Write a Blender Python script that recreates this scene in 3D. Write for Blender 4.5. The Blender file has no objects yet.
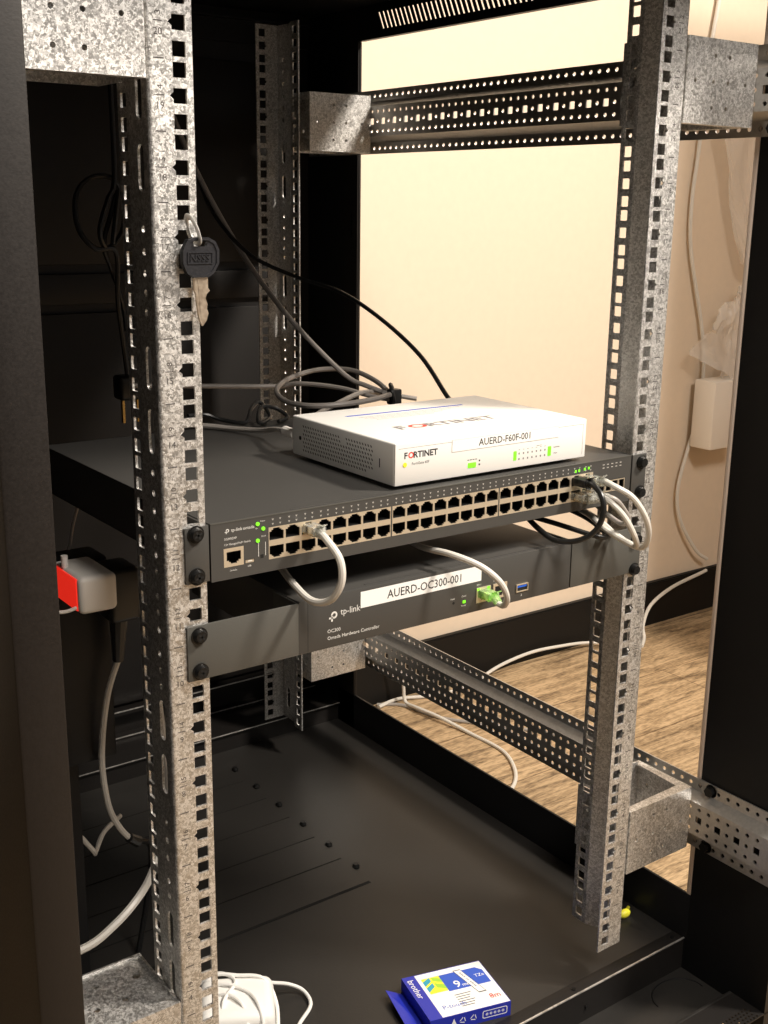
import bpy, bmesh, math, random
from mathutils import Vector, Matrix
random.seed(7)
C = bpy.context.scene.collection
S = bpy.context.scene
FZ = 703.0                     # height of the cabinet's reference line above the floor, in millimetres
def W(x, y, z): return Vector((x/1000, y/1000, (z+FZ)/1000))

# ---------------------------------------------------------------- camera
cam = bpy.data.objects.new('camera', bpy.data.cameras.new('camera'))
C.objects.link(cam); S.camera = cam
cam.location = W(-591.26, -718.68, 223.04)
cam.rotation_euler = (math.radians(75.097), math.radians(-0.762), math.radians(-36.035))
cam.data.sensor_fit = 'VERTICAL'; cam.data.sensor_height = 36; cam.data.lens = 1156.38/1024*36
cam.data.clip_start = 0.01
# ---------------------------------------------------------------- world, lamps, exposure
wd = bpy.data.worlds.new('room_air'); S.world = wd; wd.use_nodes = True
wd.node_tree.nodes['Background'].inputs[0].default_value = (1.0, 0.93, 0.86, 1)
wd.node_tree.nodes['Background'].inputs[1].default_value = 0.11
_n, _l = wd.node_tree.nodes, wd.node_tree.links      # the room is dimmer towards its left end
_tc0 = _n.new('ShaderNodeTexCoord'); _sx = _n.new('ShaderNodeSeparateXYZ'); _mr = _n.new('ShaderNodeMapRange')
_mr.inputs[1].default_value = -0.9; _mr.inputs[2].default_value = 0.7; _mr.inputs[3].default_value = 0.012; _mr.inputs[4].default_value = 0.21
_l.new(_tc0.outputs['Generated'], _sx.inputs[0]); _l.new(_sx.outputs[0], _mr.inputs[0]); _l.new(_mr.outputs[0], _n['Background'].inputs[1])
def lamp(name, loc, target, size, power, col):
    l = bpy.data.lights.new(name, 'AREA'); l.shape = 'SQUARE'; l.size = size; l.energy = power; l.color = col
    o = bpy.data.objects.new(name, l); C.objects.link(o); o.location = W(*loc)
    o.rotation_euler = (W(*target)-W(*loc)).to_track_quat('-Z', 'Y').to_euler()
lamp('ceiling_light_main', (1150, -950, 1650), (500, 300, 0), 0.26, 61, (1.0, 0.90, 0.78))
lamp('fill_light_front', (0, -1500, 1650), (-150, 0, 0), 0.5, 33, (1.0, 0.92, 0.83))  # fill lamp added to brighten the rail fronts, no known fitting there
S.view_settings.view_transform = 'Standard'; S.view_settings.look = 'None'
S.view_settings.gamma = 1; S.view_settings.use_curve_mapping = False
S.view_settings.exposure = 0.35

# ---------------------------------------------------------------- materials
def mat(name, col, rough=0.5, metal=0.0, emit=None, es=0, spec=None, trans=0, alpha=1):
    m = bpy.data.materials.new(name); m.use_nodes = True
    b = m.node_tree.nodes['Principled BSDF']
    b.inputs['Base Color'].default_value = (*col, 1); b.inputs['Roughness'].default_value = rough
    b.inputs['Metallic'].default_value = metal
    if spec is not None: b.inputs['Specular IOR Level'].default_value = spec
    if emit: b.inputs['Emission Color'].default_value = (*emit, 1); b.inputs['Emission Strength'].default_value = es
    if trans: b.inputs['Transmission Weight'].default_value = trans
    if alpha < 1: b.inputs['Alpha'].default_value = alpha
    return m
def nodes(m): return m.node_tree.nodes, m.node_tree.links, m.node_tree.nodes['Principled BSDF']
def noisy(m, scale, c1, c2, r1, r2, bump=0, kind='noise', stretch=(1, 1, 1), detail=3):
    N, L, b = nodes(m)
    tc = N.new('ShaderNodeTexCoord'); mp = N.new('ShaderNodeMapping'); mp.inputs['Scale'].default_value = stretch
    L.new(tc.outputs['Object'], mp.inputs[0])
    if kind == 'voronoi':
        t = N.new('ShaderNodeTexVoronoi'); t.inputs['Scale'].default_value = scale
        n2 = N.new('ShaderNodeTexNoise'); n2.inputs['Scale'].default_value = scale*0.9
        mx = N.new('ShaderNodeMixRGB'); mx.inputs[0].default_value = 0.006
        L.new(mp.outputs[0], n2.inputs[0]); L.new(mp.outputs[0], mx.inputs[1]); L.new(n2.outputs['Color'], mx.inputs[2])
        L.new(mx.outputs[0], t.inputs['Vector'])
        bw = N.new('ShaderNodeRGBToBW'); L.new(t.outputs['Color'], bw.inputs[0]); out = bw.outputs[0]
    else:
        t = N.new('ShaderNodeTexNoise'); t.inputs['Scale'].default_value = scale; t.inputs['Detail'].default_value = detail
        L.new(mp.outputs[0], t.inputs['Vector']); out = t.outputs[0]
    r = N.new('ShaderNodeMapRange'); r.inputs[1].default_value = 0.28; r.inputs[2].default_value = 0.72
    L.new(out, r.inputs[0])
    cr = N.new('ShaderNodeMixRGB'); cr.inputs[1].default_value = (*c1, 1); cr.inputs[2].default_value = (*c2, 1)
    L.new(r.outputs[0], cr.inputs[0]); L.new(cr.outputs[0], b.inputs['Base Color'])
    rr = N.new('ShaderNodeMapRange'); rr.inputs[3].default_value = r1; rr.inputs[4].default_value = r2
    L.new(r.outputs[0], rr.inputs[0]); L.new(rr.outputs[0], b.inputs['Roughness'])
    if bump:
        bp = N.new('ShaderNodeBump'); bp.inputs['Strength'].default_value = bump; bp.inputs['Distance'].default_value = 0.0006
        L.new(out, bp.inputs['Height']); L.new(bp.outputs[0], b.inputs['Normal'])
    return m
M = {}
M['zinc'] = noisy(mat('galvanised_steel', (.6, .58, .55), metal=0.88), 620, (.52, .51, .49), (.93, .92, .90), .34, .56, 0.5, 'voronoi')
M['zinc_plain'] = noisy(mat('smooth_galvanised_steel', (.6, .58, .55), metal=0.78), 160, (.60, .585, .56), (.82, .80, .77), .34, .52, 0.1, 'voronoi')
M['zinc_beam'] = noisy(mat('rolled_galvanised_steel', (.5, .48, .45), metal=0.85), 300, (.50, .485, .46), (.60, .58, .55), .34, .44, 0.05)
M['black'] = noisy(mat('black_powder_coat', (.008, .008, .009), spec=.3), 900, (.006, .006, .007), (.010, .010, .010), .42, .52, 0.1)
M['black_frame'] = noisy(mat('black_painted_frame', (.012, .011, .010), spec=.35), 600, (.009, .008, .0075), (.014, .012, .011), .44, .54, 0.1)
M['post_paint'] = noisy(mat('brown_black_post_paint', (.018, .015, .012), spec=.35), 600, (.009, .007, .006), (.013, .010, .0085), .44, .54, 0.1)
M['base'] = noisy(mat('black_base_panel', (.018, .016, .015)), 500, (.018, .017, .016), (.024, .022, .020), .36, .44, 0.12)
M['charcoal'] = noisy(mat('charcoal_device_paint', (.06, .058, .055)), 1500, (.052, .050, .047), (.064, .062, .058), .42, .5, 0.1)
M['panel'] = mat('dark_grey_front_panel', (.062, .060, .056), .42)
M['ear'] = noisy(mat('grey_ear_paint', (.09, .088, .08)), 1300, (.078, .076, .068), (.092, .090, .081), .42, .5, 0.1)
M['white'] = mat('white_device_paint', (.83, .82, .79), .42)
M['warm_white'] = mat('off_white_plastic', (.80, .76, .71), .4)
M['paper'] = mat('white_label_tape', (.90, .90, .88), .35)
M['ink'] = mat('black_ink', (.03, .03, .035), .5)
M['grey_ink'] = mat('grey_print', (.22, .21, .21), .6)
M['red_ink'] = mat('red_print', (.75, .05, .03), .5)
M['white_ink'] = mat('white_print', (.72, .71, .68), .5)
M['engraved'] = mat('engraved_marking', (.10, .095, .09), .6)
M['blue_ink'] = mat('blue_print', (.03, .10, .55), .45)
M['blue'] = mat('blue_carton', (.018, .03, .40), .32)
M['teal'] = mat('teal_print', (.03, .35, .50), .4)
M['yellow'] = mat('yellow_print', (.85, .80, .05), .4)
M['lime'] = mat('lime_print', (.35, .65, .05), .4)
M['shield'] = mat('port_shield_metal', (.74, .64, .49), .34, 0.55)
M['hole'] = mat('port_inside', (.004, .004, .004), .7)
M['led'] = mat('green_indicator', (.05, .30, .02), .3, emit=(.26, 1.0, .02), es=.95)
M['led_off'] = mat('unlit_indicator', (.45, .43, .40), .4)
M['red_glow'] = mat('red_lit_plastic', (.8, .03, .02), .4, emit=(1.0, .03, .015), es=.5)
M['white_cable'] = mat('white_cable_jacket', (.72, .69, .63), .38)
M['grey_cable'] = mat('grey_cable_jacket', (.36, .33, .30), .42)
M['dusty_cable'] = mat('dusty_grey_cable_jacket', (.27, .245, .225), .5)
M['black_cable'] = mat('black_cable_jacket', (.012, .012, .012), .36)
M['clear'] = mat('clear_plug_plastic', (.93, .94, .88), .12, trans=0.75)
M['clear_green'] = mat('clear_plug_lit_by_port', (.74, .96, .50), .15, trans=0.7, emit=(.3, 1, .05), es=.05)
M['gold'] = mat('gold_contacts', (.8, .55, .2), .25, 1.0)
M['screw'] = mat('black_zinc_screw', (.02, .02, .02), .28, 0.6)
M['keyhead'] = noisy(mat('dark_key_plastic', (.03, .03, .036)), 700, (.014, .0145, .018), (.02, .02, .024), .38, .5, 0.2)
M['brass'] = noisy(mat('worn_nickel_brass', (.62, .5, .36), metal=0.85), 260, (.60, .48, .36), (.78, .68, .55), .3, .5, 0.3)
M['usb'] = mat('blue_usb_tongue', (.02, .12, .65), .4)
M['trimlip'] = mat('cream_edge', (.90, .77, .67), .5)
M['bag'] = mat('thin_plastic_film', (.88, .84, .79), .28, alpha=.42)
M['foam'] = mat('white_foam', (.82, .76, .68), .7)
M['skirting'] = mat('black_skirting', (.007, .0065, .006), .5, spec=.25)
# wall: warm cream plaster
M['wall'] = noisy(mat('cream_wall', (.9, .8, .66)), 60, (.755, .635, .50), (.785, .66, .52), .75, .85, 0.1)
# floor: wood plank print with grain streaks along the planks
m = mat('wood_plank_floor', (.5, .34, .2), .5); M['floor'] = m
N, L, b = nodes(m)
tc = N.new('ShaderNodeTexCoord')
def nz(scale, st, det=4, dist=0):
    mp = N.new('ShaderNodeMapping'); mp.inputs['Scale'].default_value = st; L.new(tc.outputs['Object'], mp.inputs[0])
    t = N.new('ShaderNodeTexNoise'); t.inputs['Scale'].default_value = scale; t.inputs['Detail'].default_value = det
    t.inputs['Distortion'].default_value = dist; L.new(mp.outputs[0], t.inputs['Vector']); return t.outputs[0]
a = nz(7, (1.2, 10, 1), 5, 1.0); f = nz(70, (1.0, 5, 1), 4)
rp = N.new('ShaderNodeValToRGB'); e = rp.color_ramp.elements
e[0].position = .36; e[0].color = (.13, .085, .048, 1); e[1].position = .60; e[1].color = (.60, .43, .255, 1)
e2 = rp.color_ramp.elements.new(.47); e2.color = (.34, .235, .13, 1)
ad = N.new('ShaderNodeMath'); ad.operation = 'MULTIPLY_ADD'; ad.inputs[1].default_value = .45; L.new(f, ad.inputs[0])
sc = N.new('ShaderNodeMath'); sc.operation = 'MULTIPLY'; sc.inputs[1].default_value = .58; L.new(a, sc.inputs[0]); L.new(sc.outputs[0], ad.inputs[2])
L.new(ad.outputs[0], rp.inputs[0])
bk = N.new('ShaderNodeTexBrick'); bk.inputs['Scale'].default_value = 1; bk.inputs['Mortar Size'].default_value = .0012
bk.inputs['Brick Width'].default_value = 1.2; bk.inputs['Row Height'].default_value = .185
bk.inputs['Color1'].default_value = (1, 1, 1, 1); bk.inputs['Color2'].default_value = (.82, .82, .82, 1); bk.inputs['Mortar'].default_value = (.35, .3, .25, 1)
L.new(tc.outputs['Object'], bk.inputs[0])
mu = N.new('ShaderNodeMixRGB'); mu.blend_type = 'MULTIPLY'; mu.inputs[0].default_value = 1
L.new(rp.outputs[0], mu.inputs[1]); L.new(bk.outputs[0], mu.inputs[2]); L.new(mu.outputs[0], b.inputs['Base Color'])

# ---------------------------------------------------------------- mesh builder
def curve_mesh(loops, t):
    cd = bpy.data.curves.new('tmp', 'CURVE'); cd.dimensions = '2D'; cd.fill_mode = 'BOTH'; cd.extrude = t/2
    for lp in loops:
        sp = cd.splines.new('POLY'); sp.points.add(len(lp)-1)
        for p, q in zip(sp.points, lp): p.co = (q[0], q[1], 0, 1)
        sp.use_cyclic_u = True
    o = bpy.data.objects.new('tmp', cd); me = bpy.data.meshes.new_from_object(o)
    vs = [tuple(v.co) for v in me.vertices]; fs = [tuple(p.vertices) for p in me.polygons]
    bpy.data.objects.remove(o); bpy.data.curves.remove(cd); bpy.data.meshes.remove(me)
    return vs, fs
_tc = {}
def text_mesh(s, size, t=0.05, align='LEFT', bold=0.0, sx=1.0):
    k = (s, size, t, align, bold, sx)
    if k not in _tc:
        cd = bpy.data.curves.new('tmp', 'FONT'); cd.body = s; cd.size = size*1.38; cd.align_x = align; cd.extrude = t/2
        cd.resolution_u = 2; cd.offset = bold
        o = bpy.data.objects.new('tmp', cd); me = bpy.data.meshes.new_from_object(o)
        _tc[k] = ([(v.co[0]*sx, v.co[1], v.co[2]) for v in me.vertices], [tuple(p.vertices) for p in me.polygons])
        bpy.data.objects.remove(o); bpy.data.curves.remove(cd); bpy.data.meshes.remove(me)
    return _tc[k]
def smooth_path(pts, n=6, cyclic=False):
    P = [Vector(p) for p in pts]; out = []
    k = len(P)
    for i in range(k if cyclic else k-1):
        p1, p2 = P[i], P[(i+1) % k]
        p0 = P[(i-1) % k] if (i > 0 or cyclic) else p1*2-p2
        p3 = P[(i+2) % k] if (i < k-2 or cyclic) else p2*2-p1
        for j in range(n):
            t = j/n
            out.append(0.5*((2*p1)+(p2-p0)*t+(2*p0-5*p1+4*p2-p3)*t*t+(3*p1-p0-3*p2+p3)*t**3))
    if not cyclic: out.append(P[-1])
    return out
class MB:
    def __init__(s): s.v = []; s.f = []; s.m = []
    def add(s, vs, fs, fn=None, mi=0):
        o = len(s.v)
        s.v += [tuple(fn(*v)) if fn else tuple(v) for v in vs]
        s.f += [tuple(i+o for i in f) for f in fs]; s.m += [mi]*len(fs)
        return s
    def box(s, x0, x1, y0, y1, z0, z1, mi=0, r=0, seg=2, fn=None):
        bm = bmesh.new(); bmesh.ops.create_cube(bm, size=1)
        for v in bm.verts: v.co = Vector((x0+(v.co.x+.5)*(x1-x0), y0+(v.co.y+.5)*(y1-y0), z0+(v.co.z+.5)*(z1-z0)))
        if r: bmesh.ops.bevel(bm, geom=bm.edges[:], offset=r, segments=seg, affect='EDGES', profile=.5)
        bm.verts.index_update()
        s.add([tuple(v.co) for v in bm.verts], [tuple(v.index for v in f.verts) for f in bm.faces], fn, mi); bm.free(); return s
    def sheet(s, outer, holes, t, fn, mi=0):
        vs, fs = curve_mesh([outer]+holes, t); return s.add(vs, fs, fn, mi)
    def text(s, st, size, fn, align='LEFT', mi=0, bold=0.0, sx=1.0, t=0.06):
        vs, fs = text_mesh(st, size, t, align, bold, sx); return s.add(vs, fs, fn, mi)
    def tube(s, pts, r, n=8, mi=0, sm=6, cyclic=False, flat=1.0):
        P = smooth_path(pts, sm, cyclic) if sm else [Vector(p) for p in pts]
        rr = r if isinstance(r, (list, tuple)) else None
        up = Vector((0, 0, 1)); prev = None; vs = []; K = len(P)
        for i, p in enumerate(P):
            d = (P[(i+1) % K]-P[i-1]) if cyclic else (P[min(i+1, K-1)]-P[max(i-1, 0)])
            d = d.normalized() if d.length > 1e-9 else Vector((0, 0, 1))
            if prev is None:
                a = d.cross(up); a = a if a.length > 1e-3 else d.cross(Vector((1, 0, 0))); a.normalize()
            else:
                a = prev-d*prev.dot(d); a.normalize()
            prev = a; bb = d.cross(a)
            rad = r if not rr else rr[0]+(rr[1]-rr[0])*i/(K-1)
            for j in range(n):
                t = 2*math.pi*j/n; vs.append(tuple(p+a*math.cos(t)*rad+bb*math.sin(t)*rad*flat))
        fs = []
        for i in range(K if cyclic else K-1):
            for j in range(n):
                i2 = (i+1) % K
                fs.append((i*n+j, i*n+(j+1) % n, i2*n+(j+1) % n, i2*n+j))
        if not cyclic: fs.append(tuple(range(n))[::-1]); fs.append(tuple((K-1)*n+j for j in range(n)))
        return s.add(vs, fs, None, mi)
    def cyl(s, p0, p1, r, n=16, mi=0, r2=None): return s.tube([p0, p1], [r, r if r2 is None else r2], n, mi, 0)
    def ball(s, c, r, mi=0, sq=(1, 1, 1), u=10, v=6):
        bm = bmesh.new(); bmesh.ops.create_uvsphere(bm, u_segments=u, v_segments=v, radius=r); bm.verts.index_update()
        s.add([(c[0]+p.co.x*sq[0], c[1]+p.co.y*sq[1], c[2]+p.co.z*sq[2]) for p in bm.verts], [tuple(q.index for q in f.verts) for f in bm.faces], None, mi); bm.free(); return s
    def build(s, name, mats, parent=None, **props):
        me = bpy.data.meshes.new(name)
        org = Vector(parent['_org']) if parent is not None else Vector((0, 0, 0))
        me.from_pydata([tuple(W(*v)-org) for v in s.v], [], s.f)
        for mm in (mats if isinstance(mats, list) else [mats]): me.materials.append(M[mm])
        me.polygons.foreach_set('material_index', s.m)
        me.polygons.foreach_set('use_smooth', [True]*len(s.f))
        me.update()
        bm = bmesh.new(); bm.from_mesh(me); bmesh.ops.recalc_face_normals(bm, faces=bm.faces); bm.to_mesh(me); bm.free()
        me.set_sharp_from_angle(angle=math.radians(35))
        o = bpy.data.objects.new(name, me); C.objects.link(o)
        if parent is not None: o.parent = parent; o['_org'] = list(org)
        for k, v in props.items(): o[k] = v
        return o
def thing(name, label, cat, org, group=None):
    o = bpy.data.objects.new(name, None); C.objects.link(o); o.location = W(*org); o['_org'] = list(W(*org))
    o.empty_display_size = .02
    o['label'] = label; o['category'] = cat
    if group: o['group'] = group
    return o
def rect(x0, y0, x1, y1): return [(x0, y0), (x1, y0), (x1, y1), (x0, y1)]
def rrect(x0, y0, x1, y1, r, n=3):
    out = []
    for cx, cy, a0 in ((x1-r, y0+r, -90), (x1-r, y1-r, 0), (x0+r, y1-r, 90), (x0+r, y0+r, 180)):
        for i in range(n+1):
            a = math.radians(a0+90*i/n); out.append((cx+r*math.cos(a), cy+r*math.sin(a)))
    return out
def circ(x, y, r, n=10): return [(x+r*math.cos(2*math.pi*i/n), y+r*math.sin(2*math.pi*i/n)) for i in range(n)]
def slot(x, y0, y1, w):
    return rrect(x-w/2, y0, x+w/2, y1, w/2-.01, 5)
def XZ(y, sgn=1): return lambda u, v, w: (u, y+w, v)           # plane facing the front
def YZ(x): return lambda u, v, w: (x+w, u, v)                  # plane facing sideways, u along depth
def XY(z): return lambda u, v, w: (u, v, z+w)                  # lying plane
U = 44.45

# ================================================================ the setting
b = MB().box(-3500, 3500, -3500, 950, -723, -703); b.build('floor', 'floor', kind='structure')
b = MB().box(-3500, 3500, 950, 1050, -703, 1850); b.build('wall_back', 'wall', kind='structure')
b = MB().box(1278, 3500, 200, 290, -703, 938); b.build('shade_caster_right', 'wall', kind='structure')  # unseen slab, added to cast shade on the back wall and floor
b = MB().box(-3500, 3500, 938, 950, -703, -604).box(-3500, 3500, 940, 950, -604, -601); b.build('baseboard_back', 'skirting', kind='structure')

# ================================================================ server cabinet
cab = thing('server_cabinet', 'open black steel server cabinet frame standing on the wood floor', 'server cabinet', (0, 346, -703))
def post(x0, x1, y0, y1, nm='post'):
    b = MB().box(x0, x1, y0, y1, -640, 500, r=2); return b
xi, xo = 371, 399
# front left post, plain box section
post(-xo-1, -xi-.5, -108, -4).build('post', 'post_paint', cab)
# front right post: lip towards the opening, cream edge strip
b = MB(); b.box(xi, xi+2, -108, 0, -640, 500); b.box(xi+2, xo, -108, -106, -640, 500); b.box(xo-2, xo, -106, -2, -640, 500); b.box(xi+2, xo, -4, -2, -640, 500)
b.build('post', 'black', cab)
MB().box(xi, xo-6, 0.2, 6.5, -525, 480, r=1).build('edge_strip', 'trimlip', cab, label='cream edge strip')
# rear right post with inner lip carrying a slot
b = MB()
b.sheet(rect(668, -582, 700, 480), [rect(680, 176, 684, 210), rect(680, -150, 684, -116)], 2, YZ(xi+1))
b.box(xi+2, xi+5, 667, 669, -582, 480)
b.build('post', 'post_paint', cab)
b = MB().box(xi+3.4, xi+4.4, 668, 700, -582, 480); b.box(xi, xi+6, 700, 800, -640, 480).build('corner_panel', 'black', cab)
MB().box(-xo, -xi, 668, 800, -640, 480, r=1).build('post', 'black_frame', cab)
# left side panel, closed
MB().box(-xo, -xo+3, -4, 668, -600, 490).build('side_panel', 'black', cab)
# roof and top side beams, the right one pierced with slanted slots
MB().box(-xo, xo, -108, 800, 480, 486).build('roof_panel', 'black', cab)
holes = []
for i in range(66):
    y = 624-9.2*i
    holes.append([(y, 469), (y-4.6, 469), (y-4.6-11, 447.5), (y-11, 447.5)])
b = MB().sheet(rect(0, 437, 668, 480), holes, 2, YZ(xi+1)); b.box(xi+2, xi+8, 0, 668, 437, 439)
b.build('top_beam', 'black', cab)
MB().box(-xo, -xi, 0, 668, 437, 480).build('top_beam', 'black', cab)
MB().box(-xi, xi, 792, 800, 437, 480).box(-xi, xi, 776, 792, 466, 469).build('top_beam', 'black', cab)
MB().box(-xi, xi, -108, -60, 470, 480).build('top_beam', 'black', cab)
# base plate, cover strips with one screw each
b = MB().box(-xi, xi, 20, 712, -586, -582); b.build('base_plate', 'base', cab)
for i in range(6):
    y0 = 301+62.3*i
    MB().sheet([(-300, y0+1.2), (142, y0+1.2), (142, y0+61.2), (-300, y0+61.2)], [], 1.6, XY(-581.2)).build('cover_strip', 'base', cab)
    MB().cyl((147, y0+37, -582), (147, y0+37, -579.5), 5.0).cyl((147, y0+37, -579.5), (147, y0+37, -576.8), 4.6, r2=3.2).build('screw', 'screw', cab)
b = MB()
for y0 in (301, 363.3, 425.6, 550.2): b.box(-300, 143, y0-1.2, y0+1.2, -582, -581.4)
b.build('seam', 'hole', cab)
# sills
for sgn in (1, -1):
    a, c = sorted((sgn*xi, sgn*(xi+3.5))); MB().box(a, c, 0, 712, -640, -525, r=1).build('side_sill', 'black', cab)
b = MB().box(-xi, xi, 712, 715, -584, -553).box(-xi, xi, 715, 780, -556, -553).box(-xi, xi, 708, 712, -556, -552, r=.8); b.build('rear_sill', 'black_frame', cab)
b = MB().box(-xi, xi, 780, 800, -556, -549).box(-xi, xi, 776, 800, -512, -506).box(-xi, xi, 796, 800, -549, -512); b.build('rear_frame', 'black_frame', cab)
for yy, zz in ((707.5, -552.6), (779.5, -548.8), (775.5, -505.8), (3.2, -580.8)): MB().box(-xi, xi, yy, yy+1.6, zz-1.0, zz+.4).build('edge_glint', 'zinc_plain', cab, label='light glint put in as a bright metal strip')  # light glints put in as thin bright strips along the dark edges
# front bottom frame: ledge, riser, lower tray and perforated front strip
b = MB().box(-xi, xi, 4, 20, -585, -581, r=.8); b.box(-xi, xi, 4, 6, -622, -584); b.build('front_sill', 'black_frame', cab)
b = MB().box(-xi-20, xi+20, -62, 4, -624, -620); b.box(-xi-20, xi+20, -66, -62, -624, -610, r=1)
b.build('front_tray', 'base', cab)
hs = [circ(x*5.2+(2.6 if r % 2 else 0), -92-r*4.5, 1.5, 8) for x in range(26, 70) for r in range(4)]
b = MB().sheet(rect(-xo, -108, xo, -66), hs, 1.5, XY(-611)); b.build('perforated_strip', 'black_frame', cab)
b = MB()
for k in range(17):
    a0, a1 = math.radians(-10+11*k), math.radians(-10+11*(k+1))
    p = [(330+34*math.cos(q), -28+26*math.sin(q), -619.6) for q in (a0, a1)]
    b.cyl(p[0], p[1], .7, 6)
b.build('pressed_ring', 'black', cab)
for x in (203, 360): MB().cyl((x, 12, -582), (x, 12, -580), 2.6).build('screw', 'screw', cab)
MB().cyl((215, 3.5, -603), (215, 2, -603), 2.2).build('screw', 'screw', cab)
# rear door: three pressed panels with dark joints
b = MB().box(-xi, xi, 797, 799, -506, 437)
b.box(-xi+6, 330, 788, 797, 140, 412, r=1.5).box(-xi+6, 330, 788, 797, 88, 128, r=1.5).box(-xi+6, 330, 788, 797, -500, 76, r=1.5)
b.build('rear_door', 'black_frame', cab)
for sx in (-1, 1):
    for y in (-60, 750):
        MB().cyl((sx*385, y, -703), (sx*385, y, -697), 26, 20).cyl((sx*385, y, -697), (sx*385, y, -640), 7).build('levelling_foot', 'black', cab)

# ================================================================ mounting rails
def strips(b, u0, u1, zb, zt, holes, t, fn):
    """a long pierced strip, laid down one rack unit at a time"""
    for k in range(-10, 12):
        lo = -(k+1)*U if k < 11 else zb; hi = -k*U if k > -10 else zt
        b.sheet(rect(u0, lo, u1, hi), holes(k), t, fn)
def square_holes(sx, k):
    hs = []
    for _ in (0,):
        for off in (6.35, 22.225, 38.1):
            z = -k*U-off; h = 4.75; x = 232.55
            if abs(off-22.225) < 1: hs.append([(sx*(x-h), z-h), (sx*(x+h), z-h), (sx*(x+h), z-2.2), (sx*(x+h+2.6), z), (sx*(x+h), z+2.2), (sx*(x+h), z+h), (sx*(x-h), z+h)])
            else: hs.append([(sx*(x-h), z-h), (sx*(x+h), z-h), (sx*(x+h), z+h), (sx*(x-h), z+h)])
    return hs
def rail(sx, y0, d, label):
    """sx: side, y0: plane of the numbered face, d: +1 when the rail runs back from the face, -1 when it runs forward"""
    zb, zt = -12*U-4.3, 10*U+4
    t = thing('mounting_rail', label, 'rack rail', (sx*245, y0+d*30, zb), 'vertical mounting rails')
    b = MB(); X = 258 if sx > 0 else 255
    strips(b, min(sx*223, sx*(X-3)), max(sx*223, sx*(X-3)), zb, zt, lambda k: square_holes(sx, k), 1.8, XZ(y0+d*.9))
    arc = [(X-3+3*math.sin(a), 3-3*math.cos(a)) for a in [math.radians(i*15) for i in range(7)]]
    vs = []; fs = []
    for (x, y) in arc: vs += [(sx*x, y0+d*y, zb), (sx*x, y0+d*y, zt)]
    for i in range(len(arc)-1): fs.append((2*i, 2*i+1, 2*i+3, 2*i+2))
    b.add(vs, fs)
    hs = []
    for za, zc in ((97, 127), (52, 84), (274, 304), (229, 259), (-166, -134), (-210, -178), (-344, -312), (-388, -356), (-520, -488)):
        hs.append(slot(y0+d*15, za, zc, 9))
    for z in (38.5, 24, 11, -8, -21.4, -34.4, -52.8, -65.2, -78.5, -97.5, -110.3, -123.3, 150, 163, 176, 190, 205, -235, -250, -265, -285, -298, -410, -425, -440, -455, 330, 345, 360, 375, 390, 405):
        hs.append(circ(y0+d*15, z, 2.6, 8))
    b.sheet(rect(min(y0+d*3, y0+d*31), zb, max(y0+d*3, y0+d*31), zt), hs, 1.8, YZ(sx*(X-.9)))
    # joggle and the pierced rear strip
    vs = [(sx*X, y0+d*31, zb), (sx*X, y0+d*31, zt), (sx*(X-7), y0+d*45, zt), (sx*(X-7), y0+d*45, zb),
          (sx*(X-1.8), y0+d*31, zb), (sx*(X-1.8), y0+d*31, zt), (sx*(X-8.8), y0+d*45, zt), (sx*(X-8.8), y0+d*45, zb)]
    b.add(vs, [(0, 1, 2, 3), (7, 6, 5, 4), (0, 3, 7, 4), (1, 5, 6, 2)])
    lad = lambda k: [rrect(min(y0+d*50, y0+d*59.5), -k*U-o_-4.75, max(y0+d*50, y0+d*59.5), -k*U-o_+4.75, .8, 2) for o_ in (6.35, 22.225, 38.1)]
    strips(b, min(y0+d*45, y0+d*64), max(y0+d*45, y0+d*64), zb, zt, lad, 1.8, YZ(sx*(X-7.9)))
    b.build('rail', 'zinc', t)
    if d > 0:
        b = MB()
        for k in range(-10, 12):
            zc = -k*U
            b.box(min(sx*243.5, sx*250.5), max(sx*243.5, sx*250.5), y0-.12, y0+.1, zc-.4, zc+.4)
            m_, n_ = k+11, 12-k
            f = lambda u, v, w, zc=zc: (sx*247+u, y0-.05+w, zc-U/2+v)
            if k < 11:
                b.text(str(n_), 4.6, lambda u, v, w, f=f: f(u, v-8.5, w), 'CENTER', t=.12)
                b.box(sx*247-3, sx*247+3, y0-.12, y0+.1, zc-U/2-.3, zc-U/2+.3)
                b.text(str(m_), 4.2, lambda u, v, w, f=f: f(-v+2.2, u+5, w), 'CENTER', t=.12)
        b.build('unit_markings', 'engraved', t)
    return t
rail(-1, 0, 1, 'front left galvanised rack rail with the key hanging on it, nearest the camera')
rail(1, 0, 1, 'front right galvanised rack rail holding the right ends of both black devices')
rail(1, 692, -1, 'shaded galvanised rack rail at the back, against the rear door')

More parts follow.
